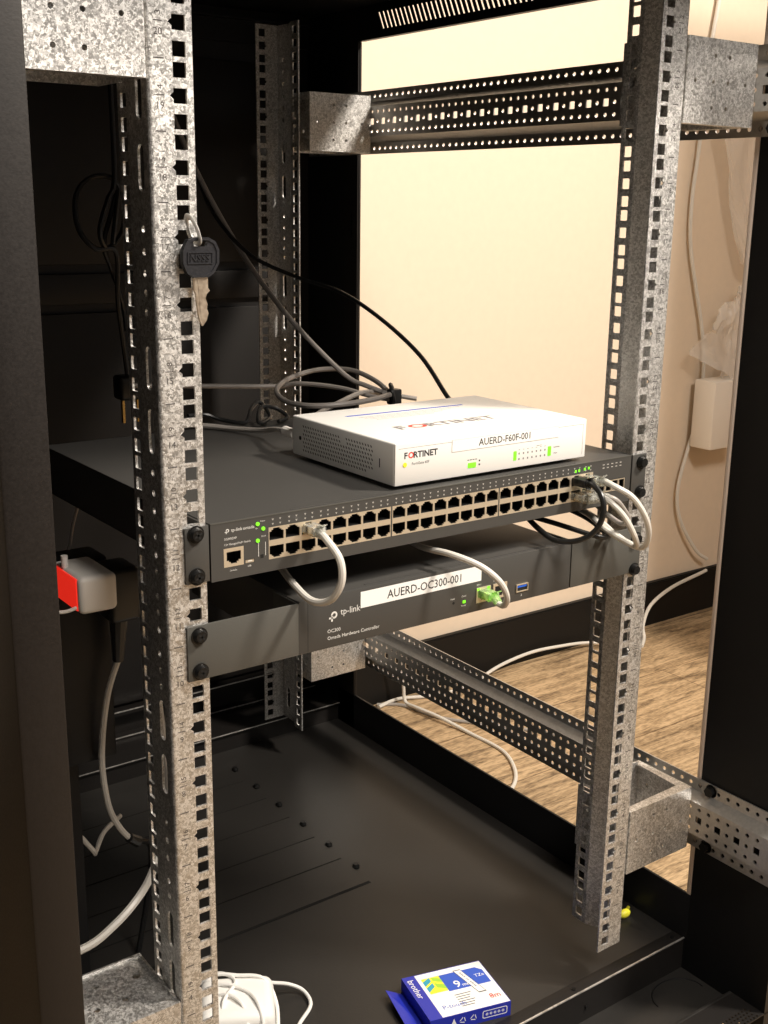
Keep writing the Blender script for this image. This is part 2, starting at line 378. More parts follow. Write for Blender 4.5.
# ================================================================ brackets
def bracket(sx, y0, zc, label, top=False, lipz=True):
    t = thing('mounting_bracket', label, 'bracket', (sx*307, y0+37, zc-36), 'galvanised brackets between rails and side beams')
    z0, z1 = zc-36.5, zc+36.5; xa, xb = (259 if sx > 0 else 256), 355.5
    b = MB()
    hs = [circ(sx*(306+dx), zc+dz, 1.9, 10) for dx, dz in ((-10, 22), (10, 22), (-35, 0), (-10, 0), (10, 0), (35, 0), (-10, -22), (10, -22))]
    b.sheet(rect(min(sx*xa, sx*xb), z0, max(sx*xa, sx*xb), z1), hs, 1.8, XZ(y0+.9))
    for x in (xa+.9, xb-.9):
        b.sheet(rect(y0+1.8, z0, y0+76, z1), [circ(y0+38, zc, 7, 14), circ(y0+60, zc+12, 2.5), circ(y0+16, zc-12, 2.5)], 1.8, YZ(sx*x))
    b.sheet(rect(min(sx*xa, sx*xb)+1.8, z0, max(sx*xa, sx*xb)-1.8, z1), [circ(sx*306, zc, 6, 14)], 1.8, XZ(y0+75))
    # folded lips
    for z in (z0+.9, z1-.9):
        if lipz: b.sheet([(sx*xa+sx*1.8, y0+1.8), (sx*xb-sx*1.8, y0+1.8), (sx*xb-sx*12, y0+12), (sx*xa+sx*3, y0+9)], [], 1.8, XY(z))
        b.sheet([(sx*xb-sx*1.8, y0+1.8), (sx*xb-sx*1.8, y0+74), (sx*xb-sx*9, y0+70), (sx*xb-sx*12, y0+12)], [], 1.8, XY(z))
    if top: b.sheet(rect(min(sx*xa, sx*xb)+1.8, y0+1.8, max(sx*xa, sx*xb)-1.8, y0+74), [circ(sx*302, y0+58, 2.6), circ(sx*289, y0+31, 2.6), circ(sx*312, y0+31, 2.6), circ(sx*270, y0+52, 3.4)], 1.8, XY(z1-2.9))
    b.build('bracket_body', 'zinc', t)
    return t
bracket(1, 0, 333, 'upper right front bracket, grey and speckled, beside the front right rail')
bracket(-1, 0, 335, 'cream lit bracket at the top left corner beside the keyed rail')
bracket(1, 0, -421, 'lower right front bracket shaped like an open box above the wood floor')
bracket(-1, 0, -421, 'bracket at the bottom left corner with a pierced dark top plate', top=True)
bracket(1, 616, 326, 'small far bracket high up at the back rail with a bright diagonal glint')
bracket(1, 616, -421, 'small far bracket low at the back rail, just below the lower black device')

# ================================================================ side beams
def beam(sx, zc, label):
    t = thing('side_beam', label, 'beam', (sx*365, 344, zc-41), 'perforated horizontal side beams')
    ya, yb = (-104 if sx > 0 else -3), 790; b = MB()
    hs = []
    n = 0; y = -87 if sx > 0 else 13
    while y < yb-5:
        for dz in (12.5, -12.5): hs.append(circ(y, zc+dz, 2.3, 8))
        hs.append(rect(y-3.9, zc-3.9, y+3.9, zc+3.9) if n % 2 == 0 else circ(y, zc, 2.3, 8))
        n += 1; y += 12.5
    b.sheet(rect(ya, zc-19, yb, zc+19), hs, 1.6, YZ(sx*356.8))
    for q in (1, -1):
        z_a, z_b = zc+q*19, zc+q*27
        b.add([(sx*356, ya, z_a), (sx*356, yb, z_a), (sx*368, yb, z_b), (sx*368, ya, z_b), (sx*357.6, ya, z_a-q*1.4), (sx*357.6, yb, z_a-q*1.4), (sx*369.4, yb, z_b-q*1.4), (sx*369.4, ya, z_b-q*1.4)],
              [(0, 1, 2, 3), (7, 6, 5, 4), (0, 3, 7, 4), (1, 5, 6, 2)])
        h2 = []; y = -88.5 if sx > 0 else 11.5
        while y < yb-5: h2.append(circ(y, zc+q*33.6, 2.4, 8)); y += 12.5
        b.sheet(rect(ya, min(z_b, zc+q*41), yb, max(z_b, zc+q*41)), h2, 1.6, YZ(sx*368.8))
    b.build('perforated_profile', 'zinc_beam', t)
    for y in (-16 if sx > 0 else 84, 765):
        for q in (1, -1):
            MB().cyl((sx*368, y, zc+q*33.6), (sx*362.5, y, zc+q*33.6), 5.6, 6).cyl((sx*370.9, y, zc+q*33.6), (sx*368, y, zc+q*33.6), 7.5, 14).build('bolt', 'screw', t)
beam(1, 330, 'upper right perforated side beam in front of the cream wall')
beam(1, -420.3, 'lower right perforated side beam running above the wood floor')
beam(-1, 326, 'upper left perforated side beam behind the front left post')
beam(-1, -420.3, 'lower left perforated side beam behind the front left post')

# ================================================================ devices: helpers
def screw(x, z, parent, y=-2.4):
    b = MB(); b.cyl((x, y, z), (x, y-1.2, z), 6.4, 20).cyl((x, y-1.2, z), (x, y-4.6, z), 5.6, 20, r2=4.2)
    s_ = b.build('screw', 'screw', parent)
    c = MB()
    a = random.uniform(0, 1.5)
    for q in (0, math.pi/2):
        dx, dz = math.cos(a+q)*3.3, math.sin(a+q)*3.3; px, pz = -math.sin(a+q)*.8, math.cos(a+q)*.8
        c.add([(x+dx+px, y-4.8, z+dz+pz), (x+dx-px, y-4.8, z+dz-pz), (x-dx-px, y-4.8, z-dz-pz), (x-dx+px, y-4.8, z-dz+pz)], [(0, 1, 2, 3)])
    c.build('cross_slot', 'hole', s_)
def rj45(cx, z0, up=True, w=11.4):
    """outline of a modular socket; z0 is the flat side"""
    s = 1 if up else -1
    h = w/2
    return [(cx-h, z0), (cx+h, z0), (cx+h, z0+s*6.9), (cx+h-1.8, z0+s*6.9), (cx+h-1.8, z0+s*8.1), (cx+h-3.3, z0+s*8.1), (cx+h-3.3, z0+s*9.3),
            (cx-h+3.3, z0+s*9.3), (cx-h+3.3, z0+s*8.1), (cx-h+1.8, z0+s*8.1), (cx-h+1.8, z0+s*6.9), (cx-h, z0+s*6.9)]
def round_logo(b, x, z, s, fn, mi=0):
    """round emblem: a ring open at the lower left over a short cross bar"""
    out = [(x+s*math.cos(a), z+s*math.sin(a)) for a in [math.radians(180-270*i/14) for i in range(15)]]
    inn = [(x+.5*s*math.cos(a), z+.5*s*math.sin(a)) for a in [math.radians(180-270*i/14) for i in range(15)]][::-1]
    b.sheet(out+inn, [], .06, fn, mi)
    b.sheet(rect(x-s*1.6, z-s*.95, x-s*.1, z-s*.45), [], .06, fn, mi)
    b.sheet(rect(x-s*.95, z-s*1.7, x-s*.45, z-s*.2), [], .06, fn, mi)

# ---------------------------------------------------------------- 48 port switch
sw = thing('network_switch', 'long black network switch full of ports across the rack, under the white box', 'network switch', (0, 160, -44.2))
zt, zb = -.3, -44.2
b = MB(); b.box(-220, 220, 0, 330, zt-1.2, zt, r=.5).box(-220, 220, 0, 330, zb, zb+1.2).box(-220, -218.6, 0, 330, zb, zt-.5).box(218.6, 220, 0, 330, zb, zt-.5).box(-220, 220, 328.6, 330, zb, zt)
b.box(-219, 219, 17, 18, zb+1, zt-1)
b.box(-150, -40, 1.2, 3.2, zt, zt+.25); b.box(40, 150, 1.2, 3.2, zt, zt+.25)
b.build('chassis', 'charcoal', sw)
gx = [(-172, -58.4), (-57.6, 56), (56.8, 170.4)]
cut = [rect(a+.2, -35, c-.2, -10) for a, c in gx]+[rect(-209.4, -34.6, -193.4, -20.8), rect(178, -32, 213, -20.5), rect(-191.6, -34.6, -184, -32)]
b = MB().sheet(rect(-220, zb, 220, zt), cut, 1.6, XZ(-.8)); b.build('front_panel', 'panel', sw)
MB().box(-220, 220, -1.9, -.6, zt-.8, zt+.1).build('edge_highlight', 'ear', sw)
for a, c in gx:
    n = 8; p = (c-a)/n; hs = []
    for i in range(n):
        cx = a+p*(i+.5)
        hs.append(rj45(cx, -20.4, True, 12.4)); hs.append(rj45(cx, -24.7, False, 12.4))
    b = MB().sheet(rect(a+.3, -34.9, c-.3, -10.1), hs, 1.0, XZ(-1.0), 0)
    b.box(a+.4, c-.4, 9, 10, -34.8, -10.2, 1)
    for i in range(n+1):
        b.box(a+p*i-.4 if 0 < i < n else (a+.3 if i == 0 else c-.9), a+p*i+.4 if 0 < i < n else (a+.9 if i == 0 else c-.3), -.5, 10, -34.8, -10.2, 1)
    b.box(a+.4, c-.4, -.5, 10, -24.6, -20.5, 1)
    b.build('port_block', ['shield', 'hole'], sw)
b = MB().sheet(rect(-209.6, -34.8, -193.2, -20.6), [rj45(-201.4, -24.2+.8, False, 11.8)], 1, XZ(-1.2)).box(-209, -194, 10, 11, -34.5, -21, 1)
b.build('console_port', ['shield', 'hole'], sw)
b = MB().box(-191.4, -184.2, -1.2, 0, -34.4, -32.2).box(-189.6, -186, -1.5, -1.2, -33.6, -32.9, 1); b.build('usb_port', ['shield', 'white_ink'], sw)
b = MB()
for q in range(4):
    x = 178.6+q*8.6
    b.sheet(rect(x, -31.5, x+8.2, -21), [rect(x+.7, -30.8, x+7.5, -21.7)], 1.2, XZ(-1.2)).box(x+.5, x+7.8, 12, 13, -31, -21.5, 1)
b.build('fibre_ports', ['shield', 'hole'], sw)
b = MB()
for q in range(24):
    g, i = divmod(q, 8); a, c = gx[g]; cx = a+(c-a)/8*(i+.5)
    for dx, dz in ((-3.2, -4.4), (3.2, -4.4), (-3.2, -7.8), (3.2, -7.8)):
        b.sheet([(cx+dx-.9, dz+.7), (cx+dx+.9, dz+.7), (cx+dx, dz-.8)], [], .1, XZ(-1.62))
for q in range(5):
    for dz in (-5.2, -8.2): b.box(182+q*5.6, 184.5+q*5.6, -1.7, -1.6, dz-.4, dz+.4)
b.build('indicator_marks', 'led_off', sw)
for (x, z) in ((-181.1, -5.8), (-176.4, -10.0), (-181.2, -18.6)):
    MB().cyl((x, -1.5, z), (x, -2.2, z), 1.5, 14).build('indicator_light', 'led', sw)
for (x, z) in ((147.3, -6.6), (151.6, -6.4), (158.6, -5.9), (163.8, -5.6)):
    MB().box(x-1, x+1, -2.1, -1.5, z-1.4, z+1.0, r=.3).build('indicator_light', 'led', sw)
b = MB(); f = XZ(-1.64)
round_logo(b, -206.2, -7.2, 1.35, f); b.text('tp-link', 2.6, lambda u, v, w: f(u-203.2, v-8.4, w)); b.text('omada', 2.6, lambda u, v, w: f(u-193.4, v-8.4, w))
b.text('SG3452XP', 1.7, lambda u, v, w: f(u-209, v-14.2, w)); b.text('L2+ Managed PoE+ Switch', 1.6, lambda u, v, w: f(u-209, v-18.4, w), sx=.92)
b.text('Console', 1.3, lambda u, v, w: f(u-205, v-38.3, w)); b.text('USB', 1.3, lambda u, v, w: f(u-190, v-37.4, w))
b.text('Power', 1.1, lambda u, v, w: f(u-178.8, v-4.6, w)); b.text('Sys', 1.1, lambda u, v, w: f(u-183, v-9.5, w)); b.text('Speed', 1.1, lambda u, v, w: f(u-178, v-16.2, w))
for x in (-180.6, -174.6): b.box(x-.2, x+.2, -1.66, -1.6, -31, -20.5)
b.box(-179, -176.4, -1.8, -1.6, -32.5, -29.8, 1); b.build('lettering', ['white_ink', 'hole'], sw)
def ear(x0, x1, z0, z1, parent, scr, side, nm='ear'):
    e_ = MB().box(min(x0, x1), max(x0, x1), -2.2, -.1, z0, z1, r=.5)
    xx = x1
    e_.box(min(xx, xx-side*1.8), max(xx, xx-side*1.8), -.5, 34, z0, z1)
    e_ = e_.build('mounting_ear', 'ear' if abs(x1-x0) > 40 else 'panel', parent)
    for (sx_, sz_) in scr: screw(sx_, sz_, e_)
ear(-240.5, -221.5, -42.5, -.5, sw, [(-232.2, -5.5), (-232.2, -37.2)], 1)
ear(240.5, 221.5, -42.5, -.5, sw, [(233.2, -8.2), (233.2, -37.2)], -1)

# ---------------------------------------------------------------- controller below
oc = thing('network_controller', 'narrow dark grey controller with wide mounting ears, below the long switch', 'network controller', (0, 90, -117.3))
zt2, zb2 = -73.4, -117.2
b = MB().box(-146.5, 146.5, 0, 180, zb2, zt2, r=.6); b.box(-80, 20, 3, 5, zt2, zt2+.4); b.box(30, 120, 3, 5, zt2, zt2+.4); b.build('chassis', 'charcoal', oc)
b = MB().box(-146.5, 146.5, -2.4, 0, zb2, zt2, r=.5); b.box(-138.3, -137.9, -2.46, -2.3, zb2, zt2, 1); b.build('front_panel', ['panel', 'hole'], oc)
ear(-241, -145.6, -117.3, -74.8, oc, [(-231.6, -82.3), (-231.4, -110.4)], 1)
ear(241, 148, -117.3, -72, oc, [(233.2, -83), (233.2, -114)], -1)
f = XZ(-2.45); b = MB()
round_logo(b, -113.6, -90.4, 3.0, f); b.text('tp-link', 5.6, lambda u, v, w: f(u-107.6, v-91.5, w), sx=.95)
b.build('brand_mark', 'white_ink', oc); b = MB()
b.text('OC300', 3.0, lambda u, v, w: f(u-120, v-104.6, w)); b.text('Omada Hardware Controller', 3.0, lambda u, v, w: f(u-120, v-110.3, w), sx=1.02)
b.build('model_lettering', 'white_ink', oc); b = MB()
b.text('Reset', 1.5, lambda u, v, w: f(u+5, v-101.4, w)); b.text('Cloud', 1.5, lambda u, v, w: f(u+17, v-101, w)); b.text('Power', 1.5, lambda u, v, w: f(u+17, v-109.6, w))
b.text('2', 2, lambda u, v, w: f(u+86, v-113, w)); b.text('ETH 1', 1.4, lambda u, v, w: f(u+34, v-94, w)); b.text('ETH 2', 1.4, lambda u, v, w: f(u+53, v-93.6, w)); b.build('port_captions', 'white_ink', oc)
b = MB().sheet(rect(-88.3, -89.8, 38.6, -76.2), [], .15, XZ(-2.52), 0); b.text('AUERD-OC300-001', 7.4, lambda u, v, w: (u-22, -2.64+w, v-86.6), 'CENTER', 1, sx=.93, bold=.06)
b.build('label_tape', ['paper', 'ink'], oc, label='white printed label tape')
MB().cyl((8.4, -2.3, -104.6), (8.4, -2.6, -104.6), 1.2, 12).build('reset_hole', 'hole', oc)
MB().box(18.4, 21.6, -3, -2.3, -106.8, -104.2, r=.4).build('indicator_light', 'led', oc)
for x in (41.5, 60.5):
    b = MB().sheet(rect(x-8, -109.5, x+8, -95.8), [rj45(x, -98.2, False, 11.8)], .8, XZ(-2.8)).box(x-6.5, x+6.5, -2.5, -2.42, -109, -96.5, 1)
    b.build('network_port', ['shield', 'hole'], oc)
for x in (35.4, 46.8): MB().box(x-1.4, x+1.4, -3.6, -3.1, -98.2, -96.2).build('indicator_light', 'led', oc)
b = MB().sheet(rect(80, -108.6, 94, -101.4), [rect(80.8, -107.8, 93.2, -102.2)], 1, XZ(-2.9)).box(80.6, 93.4, -2.5, -2.42, -108, -102, 1).box(81.6, 92.4, -2.9, -2.5, -104.6, -102.6, 2)
b.build('usb_port', ['shield', 'hole', 'usb'], oc)

# ---------------------------------------------------------------- white firewall box
fw = thing('firewall_appliance', 'white box with green lights standing on top of the long black switch', 'firewall appliance', (58, 84, -.3))
x0, x1, y0, y1, z0, z1 = -50, 166, 6, 162, 3, 38.4
b = MB().box(x0, x1, y0+1, y1, z0, z1, r=1.6, seg=3); b.build('body', 'white', fw)
b = MB().box(x0+.3, x1-.3, y0, y0+2, z0+.3, z1-.3, r=.8); b.build('front_panel', 'white', fw)
for xx in (-35, 145):
    for yy in (22, 145): MB().cyl((xx, yy, -.3), (xx, yy, z0+.2), 7, 16).build('foot', 'hole', fw)
b = MB()
for r in range(7):
    for c in range(27):
        if (r > 4 and 14 < c < 17) or (r == 0 and c > 24): continue
        y = 143-c*4.0-(r % 2)*1.6; z = 9.2+r*3.6
        b.add([(x0-.06, y-1.3, z-.9), (x0-.06, y+.2, z-.9), (x0-.06, y+1.3, z+.9), (x0-.06, y-.2, z+.9)], [(0, 1, 2, 3)])
b.cyl((x0-.1, 148.5, 19.5), (x0+.5, 148.5, 19.5), 2.0, 12).box(x0-.1, x0+.4, 26.3, 27.5, 15.5, 23)
b.build('vent_holes', 'hole', fw)
f = XZ(y0-.05); b = MB()
for i, (ch, mi) in enumerate((('F', 0), ('O', 1), ('RTINET', 0))): b.text(ch, 5.2, lambda u, v, w, i=i: f(u-41+(0, 4.1, 9.4)[i], v+25.2, w), mi=mi, bold=.22, sx=1.05)
b.build('brand_mark', ['ink', 'red_ink', 'grey_ink'], fw); b = MB()
b.text('FortiGate 60F', 2.3, lambda u, v, w: f(u-33, v+19.3, w), mi=0, sx=1.0)
b.build('model_lettering', ['ink', 'red_ink', 'grey_ink'], fw); b = MB()
b.sheet(rect(-46.5, 33.6, 10, 33.9), [], .05, f, 2).sheet(rect(128, 33.6, 161.8, 33.9), [], .05, f, 2).sheet(rect(161.5, 6, 161.8, 33.9), [], .05, f, 2)
for i in range(7):
    x = 84.5+i*5.1
    for z in (10.6, 15.4): b.box(x-.7, x+.7, y0-.12, y0, z-.8, z+.8, 2)
    b.box(x-.9, x+.9, y0-.1, y0, 18.6, 19.0, 2)
b.box(105, 111, y0-.1, y0, 20, 20.4, 2)
for i in range(4): b.box(26+i*2.8, 28+i*2.8, y0-.1, y0, 16, 16.6, 0)
b.box(38.5, 40, y0-.1, y0, 14, 15.4, 0).box(38.5, 40, y0-.1, y0, 10.6, 12, 0)
b.text('INTERNAL', 1.2, lambda u, v, w: f(u+125.5, v+16, w), mi=0); b.text('WAN', 1.2, lambda u, v, w: f(u+126, v+10.5, w), mi=0)
b.build('port_captions', ['ink', 'red_ink', 'grey_ink'], fw)
b = MB().sheet(rect(9, 25.2, 130.5, 35), [], .12, XZ(y0-.14), 0).sheet(rect(8.6, 24.9, 130.9, 25.1), [], .1, XZ(y0-.16), 2).sheet(rect(8.6, 24.9, 8.9, 35.2), [], .1, XZ(y0-.16), 2).sheet(rect(8.6, 35, 130.9, 35.2), [], .1, XZ(y0-.16), 2).text('AUERD-F60F-001', 6.1, lambda u, v, w: (u+68, y0-.24+w, v+27.6), 'CENTER', 1, sx=.98, bold=.06)
b.build('label_tape', ['paper', 'ink', 'led_off'], fw, label='white printed label tape')
for xx, za, zc, w_ in ((31, 9.4, 13.8, 9), (79.6, 10, 18, 3.6), (120.6, 9.4, 18, 4)):
    MB().box(xx-w_/2, xx+w_/2, y0-.5, y0+.5, za, zc, r=.4).build('indicator_light', 'led', fw)
MB().cyl((-40, y0-.4, 20.2), (-40, y0+.5, 20.2), 2.0, 14).build('indicator_light', 'yellow', fw, label='yellow power dot')
f = XY(z1+.04); b = MB()
b.sheet([(-13, 127), (117, 121.5), (117, 125.5), (-14, 131)], [], .05, f, 0)
for k, ch, mi in ((2, 'F', 1), (15.5, 'O', 2), (33, 'RTINET', 1)): b.text(ch, 14, lambda u, v, w, k=k: f(u-12+k, v+53-k*.045, w), mi=mi, bold=.6, sx=1.22)
for r in range(4): b.sheet(rect(-8+r*3, 117-r*5, 108-r*14, 117.7-r*5), [], .05, f, 3)
b.build('top_print', ['blue_ink', 'grey_ink', 'red_ink', 'grey_ink'], fw)

# ================================================================ patch cables
def plug(b, p, clear=1, boot=0):
    x, y, z = p
    b.box(x-5.7, x+5.7, y-9, y+9, z-3.4, z+3.4, clear, r=.5)
    b.add([(x-2.6, y-8, z+3.4), (x+2.6, y-8, z+3.4), (x+2.6, y-15, z+6.4), (x-2.6, y-15, z+6.4), (x-2.6, y-8, z+4.3), (x+2.6, y-8, z+4.3), (x+2.6, y-15, z+7.3), (x-2.6, y-15, z+7.3)],
          [(0, 1, 2, 3), (7, 6, 5, 4), (0, 4, 5, 1), (3, 2, 6, 7), (0, 3, 7, 4), (1, 5, 6, 2)], None, clear)
def patch(label, pts, cm, plugpos, r=2.6, clear='clear', loc=None, boot=True):
    t = thing('patch_cable', label, 'network cable', loc or pts[0], 'short network patch cables')
    b = MB().tube(pts, r, 10); b.build('cable', cm, t)
    if plugpos:
        b = MB(); plug(b, plugpos, 0); q = [plugpos, tuple(Vector(plugpos)+Vector((0, -9, 0))), pts[0], pts[1]]
        b.tube([(plugpos[0], plugpos[1]-8, plugpos[2]), tuple((Vector(pts[0])+Vector(pts[1]))/2)], [5.0, 3.4], 10, 0, 0)
        pl = b.build('plug', clear, t)
        b = MB()
        for k in range(8): b.box(plugpos[0]-4+k*1.1, plugpos[0]-3.5+k*1.1, plugpos[1]-1, plugpos[1]+8.5, plugpos[2]-3.6, plugpos[2]-3.2)
        b.build('contacts', 'gold', pl)
    return t
patch('pale grey cable hooked into an upper left port of the switch, looping down beneath it',
      [(-136.5, -16, -15), (-138, -30, -19), (-135, -42, -31), (-135, -44, -48), (-138, -34, -64), (-143, -16, -69), (-143, 10, -63), (-136, 40, -59), (-117, 90, -60)], 'white_cable', (-136.3, -8, -15.5), 2.9)
patch('pale grey cable arching over the white label into the green lit port of the controller',
      [(38, -20, -103), (39, -32, -104), (33, -42, -92), (24, -42, -77), (11, -32, -64), (-3, -10, -57), (-4, 30, -60), (11, 90, -62)], 'white_cable', (40.6, -9, -101), 2.7, 'clear_green')
patch('outermost white cable of the bunch at the right end of the switch',
      [(166, -16, -14), (164, -32, -16), (175, -45, -25), (188, -50, -43), (200, -46, -62), (207, -36, -78), (204, -26, -80), (198, -8, -72), (202, 20, -64), (213, 60, -62)], 'white_cable', (163.2, -8, -15.5), 2.8)
patch('lower white cable at the right end of the switch, curving inside the outer one',
      [(161, -16, -28), (162, -32, -31), (170, -42, -43), (182, -44, -61), (196, -36, -76), (193, -26, -74), (186, -6, -66), (193, 20, -60), (206, 60, -58)], 'white_cable', (149, -8, -29.5), 2.8)
patch('thin pale cable half hidden behind the white bunch at the right of the switch',
      [(170, -15, -29), (178, -24, -33), (190, -24, -44), (198, -22, -54), (203, -12, -62), (205, 4, -60), (208, 30, -52)], 'grey_cable', (163.2, -7, -29.5), 2.4)
patch('black patch cable looping left beneath the right end of the switch',
      [(149, -14, -15), (146, -26, -15), (144, -38, -22), (143, -42, -36), (139, -38, -52), (128, -28, -62), (117, -12, -64), (114, 6, -58), (122, 30, -54), (148, 70, -56)], 'black_cable', (149, -8, -15.5), 2.6, 'black_cable')
t = patch('dark cable passing straight back under the right end of the switch',
      [(100, 130, -49), (125, 70, -54), (146, 25, -60), (170, -8, -69), (188, -6, -72), (200, 30, -66), (205, 80, -62)], 'black_cable', None, 2.4)

# ================================================================ cables and things at the back
def cable(name, label, pts, m_, r, cat='cable', group=None, n=8):
    b = MB().tube(pts, r, n)
    o = b.build(name, m_); o['label'] = label; o['category'] = cat
    if group: o['group'] = group
    return o
cable('black_cable', 'thin black cable curving down from the left to behind the white box', [(30, 600, 420), (40, 575, 335), (58, 552, 261), (71, 528, 208), (96, 490, 164), (134, 450, 140), (162, 400, 125), (168, 330, 101), (163, 250, 69), (152, 190, 35), (150, 164, 20)], 'black_cable', 2.4)
t = thing('coiled_grey_cable', 'dusty grey cable falling diagonally into a tied coil behind the white box', 'cable', (140, 340, 0))
b = MB().tube([(18, 590, 420), (32, 560, 330), (53, 540, 261), (80, 520, 197), (103, 480, 135), (132, 440, 80), (162, 390, 31), (177, 368, 20), (191, 350, 13), (180, 336, 16)], 3.0)
b.tube([(186, 335, 15), (198, 380, 23), (190, 420, 31), (157, 440, 31), (118, 440, 24), (76, 400, 19), (57, 350, 15), (57, 300, 17), (88, 280, 19), (134, 290, 19), (170, 318, 16)], 3.0, cyclic=True)
b.tube([(-60, 480, 24), (17, 460, 20), (98, 440, 16), (120, 420, 20), (149, 380, 18), (170, 345, 11), (191, 330, 7)], 2.8)
b.build('cable', 'dusty_cable', t)
MB().tube([(183, 325, 18), (190, 330, 4), (200, 345, 12), (190, 338, 24)], 2.6, cyclic=True).box(184, 198, 326, 338, 2, 20, r=2).build('tie', 'black_cable', t)
cable('pale_cable', 'pale cable lying slanted across the coil behind the white box', [(62, 290, 3), (67, 305, 5), (122, 332, 13), (160, 350, 16), (196, 365, 10), (230, 340, 4)], 'grey_cable', 2.8)
t = thing('flat_grey_cable', 'grey cable lying on the switch and plugged into the left rear of the white box', 'cable', (-40, 250, 0))
MB().tube([(-90, 350, 4), (-57, 320, 4), (-40, 290, 4), (-32, 250, 8), (-38, 210, 16), (-44, 180, 19.5)], 2.6).build('cable', 'grey_cable', t)
MB().tube([(-43, 186, 19.5), (-46, 163, 19.5)], [4.4, 4.8], 10, 0, 0).build('plug', 'warm_white', t)
cable('small_black_cable', 'small tangle of black cable on the switch behind the white box', [(-70, 330, 14), (-50, 330, 13), (-37, 320, 8), (-21, 300, 7), (-2, 320, 17), (14, 330, 20), (14, 310, 8), (-8, 295, 6), (8, 318, 17), (28, 322, 14), (34, 308, 6), (18, 300, 4)], 'black_cable', 2.2)
t = thing('mains_lead', 'black power cord bundled in loops and hanging on the rear door behind the keyed rail', 'power cord', (10, 700, 100))
MB().tube([(24, 705, 440), (23, 700, 296), (17, 690, 242), (4, 680, 224), (-17, 660, 186), (-3, 670, 166), (25, 690, 185), (34, 700, 224), (19, 700, 250), (-14, 690, 249), (-37, 680, 228), (-40, 670, 190), (-22, 665, 166), (7, 670, 161), (11, 680, 101), (21, 690, 36), (24, 690, 2)], 3.2).build('cable', 'black_cable', t)
MB().tube([(4, 672, 170), (22, 690, 235), (10, 688, 205), (-6, 676, 170), (6, 684, 140), (26, 700, 96), (30, 700, 60)], 3.2).build('cable', 'black_cable', t)
b = MB().box(8, 42, 676, 704, -28, 4, r=5, seg=3); pl = b.build('plug', 'black_cable', t)
for x in (14, 34): MB().box(x-1, x+2, 684, 690, -58, -28).build('pin', 'gold', pl)

# left interior: power strip with adapter and plug
t = thing('power_strip', 'black power strip standing upright in the dark left side of the cabinet', 'power strip', (-225, 285, -582))
b = MB().box(-262, -190, 262, 304, -300, -96, r=4).box(-232, -220, 290, 300, -580.2, -300); b.build('housing', 'black', t)
ad = thing('usb_adapter', 'white power adapter glowing red on its left side, plugged in low on the left', 'power adapter', (-225, 230, -127))
def adp(x, y, z): return (x-.12*(y-200)*0, y, z)
b = MB().box(-243.5, -208.5, 198, 261.5, -126, -92, r=5, seg=4); b.build('body', 'warm_white', ad)
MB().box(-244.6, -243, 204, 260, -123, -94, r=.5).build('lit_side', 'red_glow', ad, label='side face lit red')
MB().cyl((-240, 240, -93), (-240, 240, -82), 3).build('knob', 'warm_white', ad)
MB().tube([(-243, 206, -120), (-256, 204, -121), (-272, 206, -118), (-290, 215, -112)], 1.7).build('cable', 'white_cable', ad)
t = thing('mains_plug', 'black mains plug with a pale cable running down from it, right of the white adapter', 'plug', (-195, 240, -160))
MB().box(-206, -176, 222, 261, -150, -98, r=5, seg=3).tube([(-190, 244, -148), (-192, 246, -195)], [9, 5], 10, 0, 0).build('housing', 'black_cable', t)
MB().tube([(-190, 246, -190), (-202, 248, -224), (-208, 252, -265), (-209, 256, -305), (-203, 260, -350), (-192, 262, -378), (-180, 264, -396)], 3.0).build('cable', 'white_cable', t)
MB().tube([(-183, 262, -392), (-172, 266, -402)], [5, 6], 10, 0, 0).tube([(-174, 266, -400), (-150, 285, -425), (-140, 320, -500), (-150, 330, -576)], 3.2).build('shaded_cable_end', 'black_cable', t)  # black end made up where the pale cable is lost in shade
G = 'pale cables in the lower left of the cabinet'
cable('pale_cable', 'short run of thin pale cable above the glowing white adapter', [(-196, 300, -40), (-207, 300, -70), (-213, 300, -95), (-226, 300, -118), (-250, 296, -130)], 'grey_cable', 1.6, group=G)
cable('pale_cable', 'pale cable crossing low in the left corner beneath the adapter', [(-394, 300, -280), (-320, 300, -315), (-255, 300, -362), (-238, 300, -374), (-223, 300, -391), (-206, 300, -418), (-200, 310, -426), (-182, 330, -419), (-151, 360, -424)], 'white_cable', 2.6, group=G)
cable('pale_cable', 'thick white cable sweeping from the keyed rail down to the lower left post', [(-150, 262, -185), (-150, 250, -260), (-150, 236, -320), (-163, 215, -364), (-184, 200, -392), (-200, 200, -417), (-231, 190, -432), (-269, 180, -438), (-330, 182, -432), (-392, 190, -420)], 'white_cable', 4.0, group=G)

# ---------------------------------------------------------------- key
k = thing('cabinet_key', 'small key with a black plastic head hanging on the front left rail', 'key', (-226, -6, 175))
def kf(u, v, w): return (-225.2+u+.03*v, -7+w-.02*v, 187+v)
pts = [(-10, 11.5), (-5, 13.2), (5, 13.2), (10.5, 10.5), (13.3, 5), (13.3, -4), (9.5, -10.5), (5.5, -13), (-5.5, -13), (-10, -10.5), (-13.3, -4), (-13.3, 5)]
b = MB().sheet(pts, [rrect(-6, 7.2, 4.5, 11, 1.6)], 3.6, kf)
inn = [(p[0]*.86, p[1]*.86) for p in pts]; b.sheet(pts, [inn], 5.0, kf)
hd = b.build('key_head', 'keyhead', k)
b = MB().sheet(rect(-10, -4.2, 8.6, 3.6), [rect(-9.4, -3.6, 8, 3)], .6, lambda u, v, w: kf(u, v, w-2.1)); b.text('NSSS', 5.0, lambda u, v, w: kf(u-8.6, v-2.5, w-2.1), t=.6)
b.build('embossing', 'keyhead', hd)
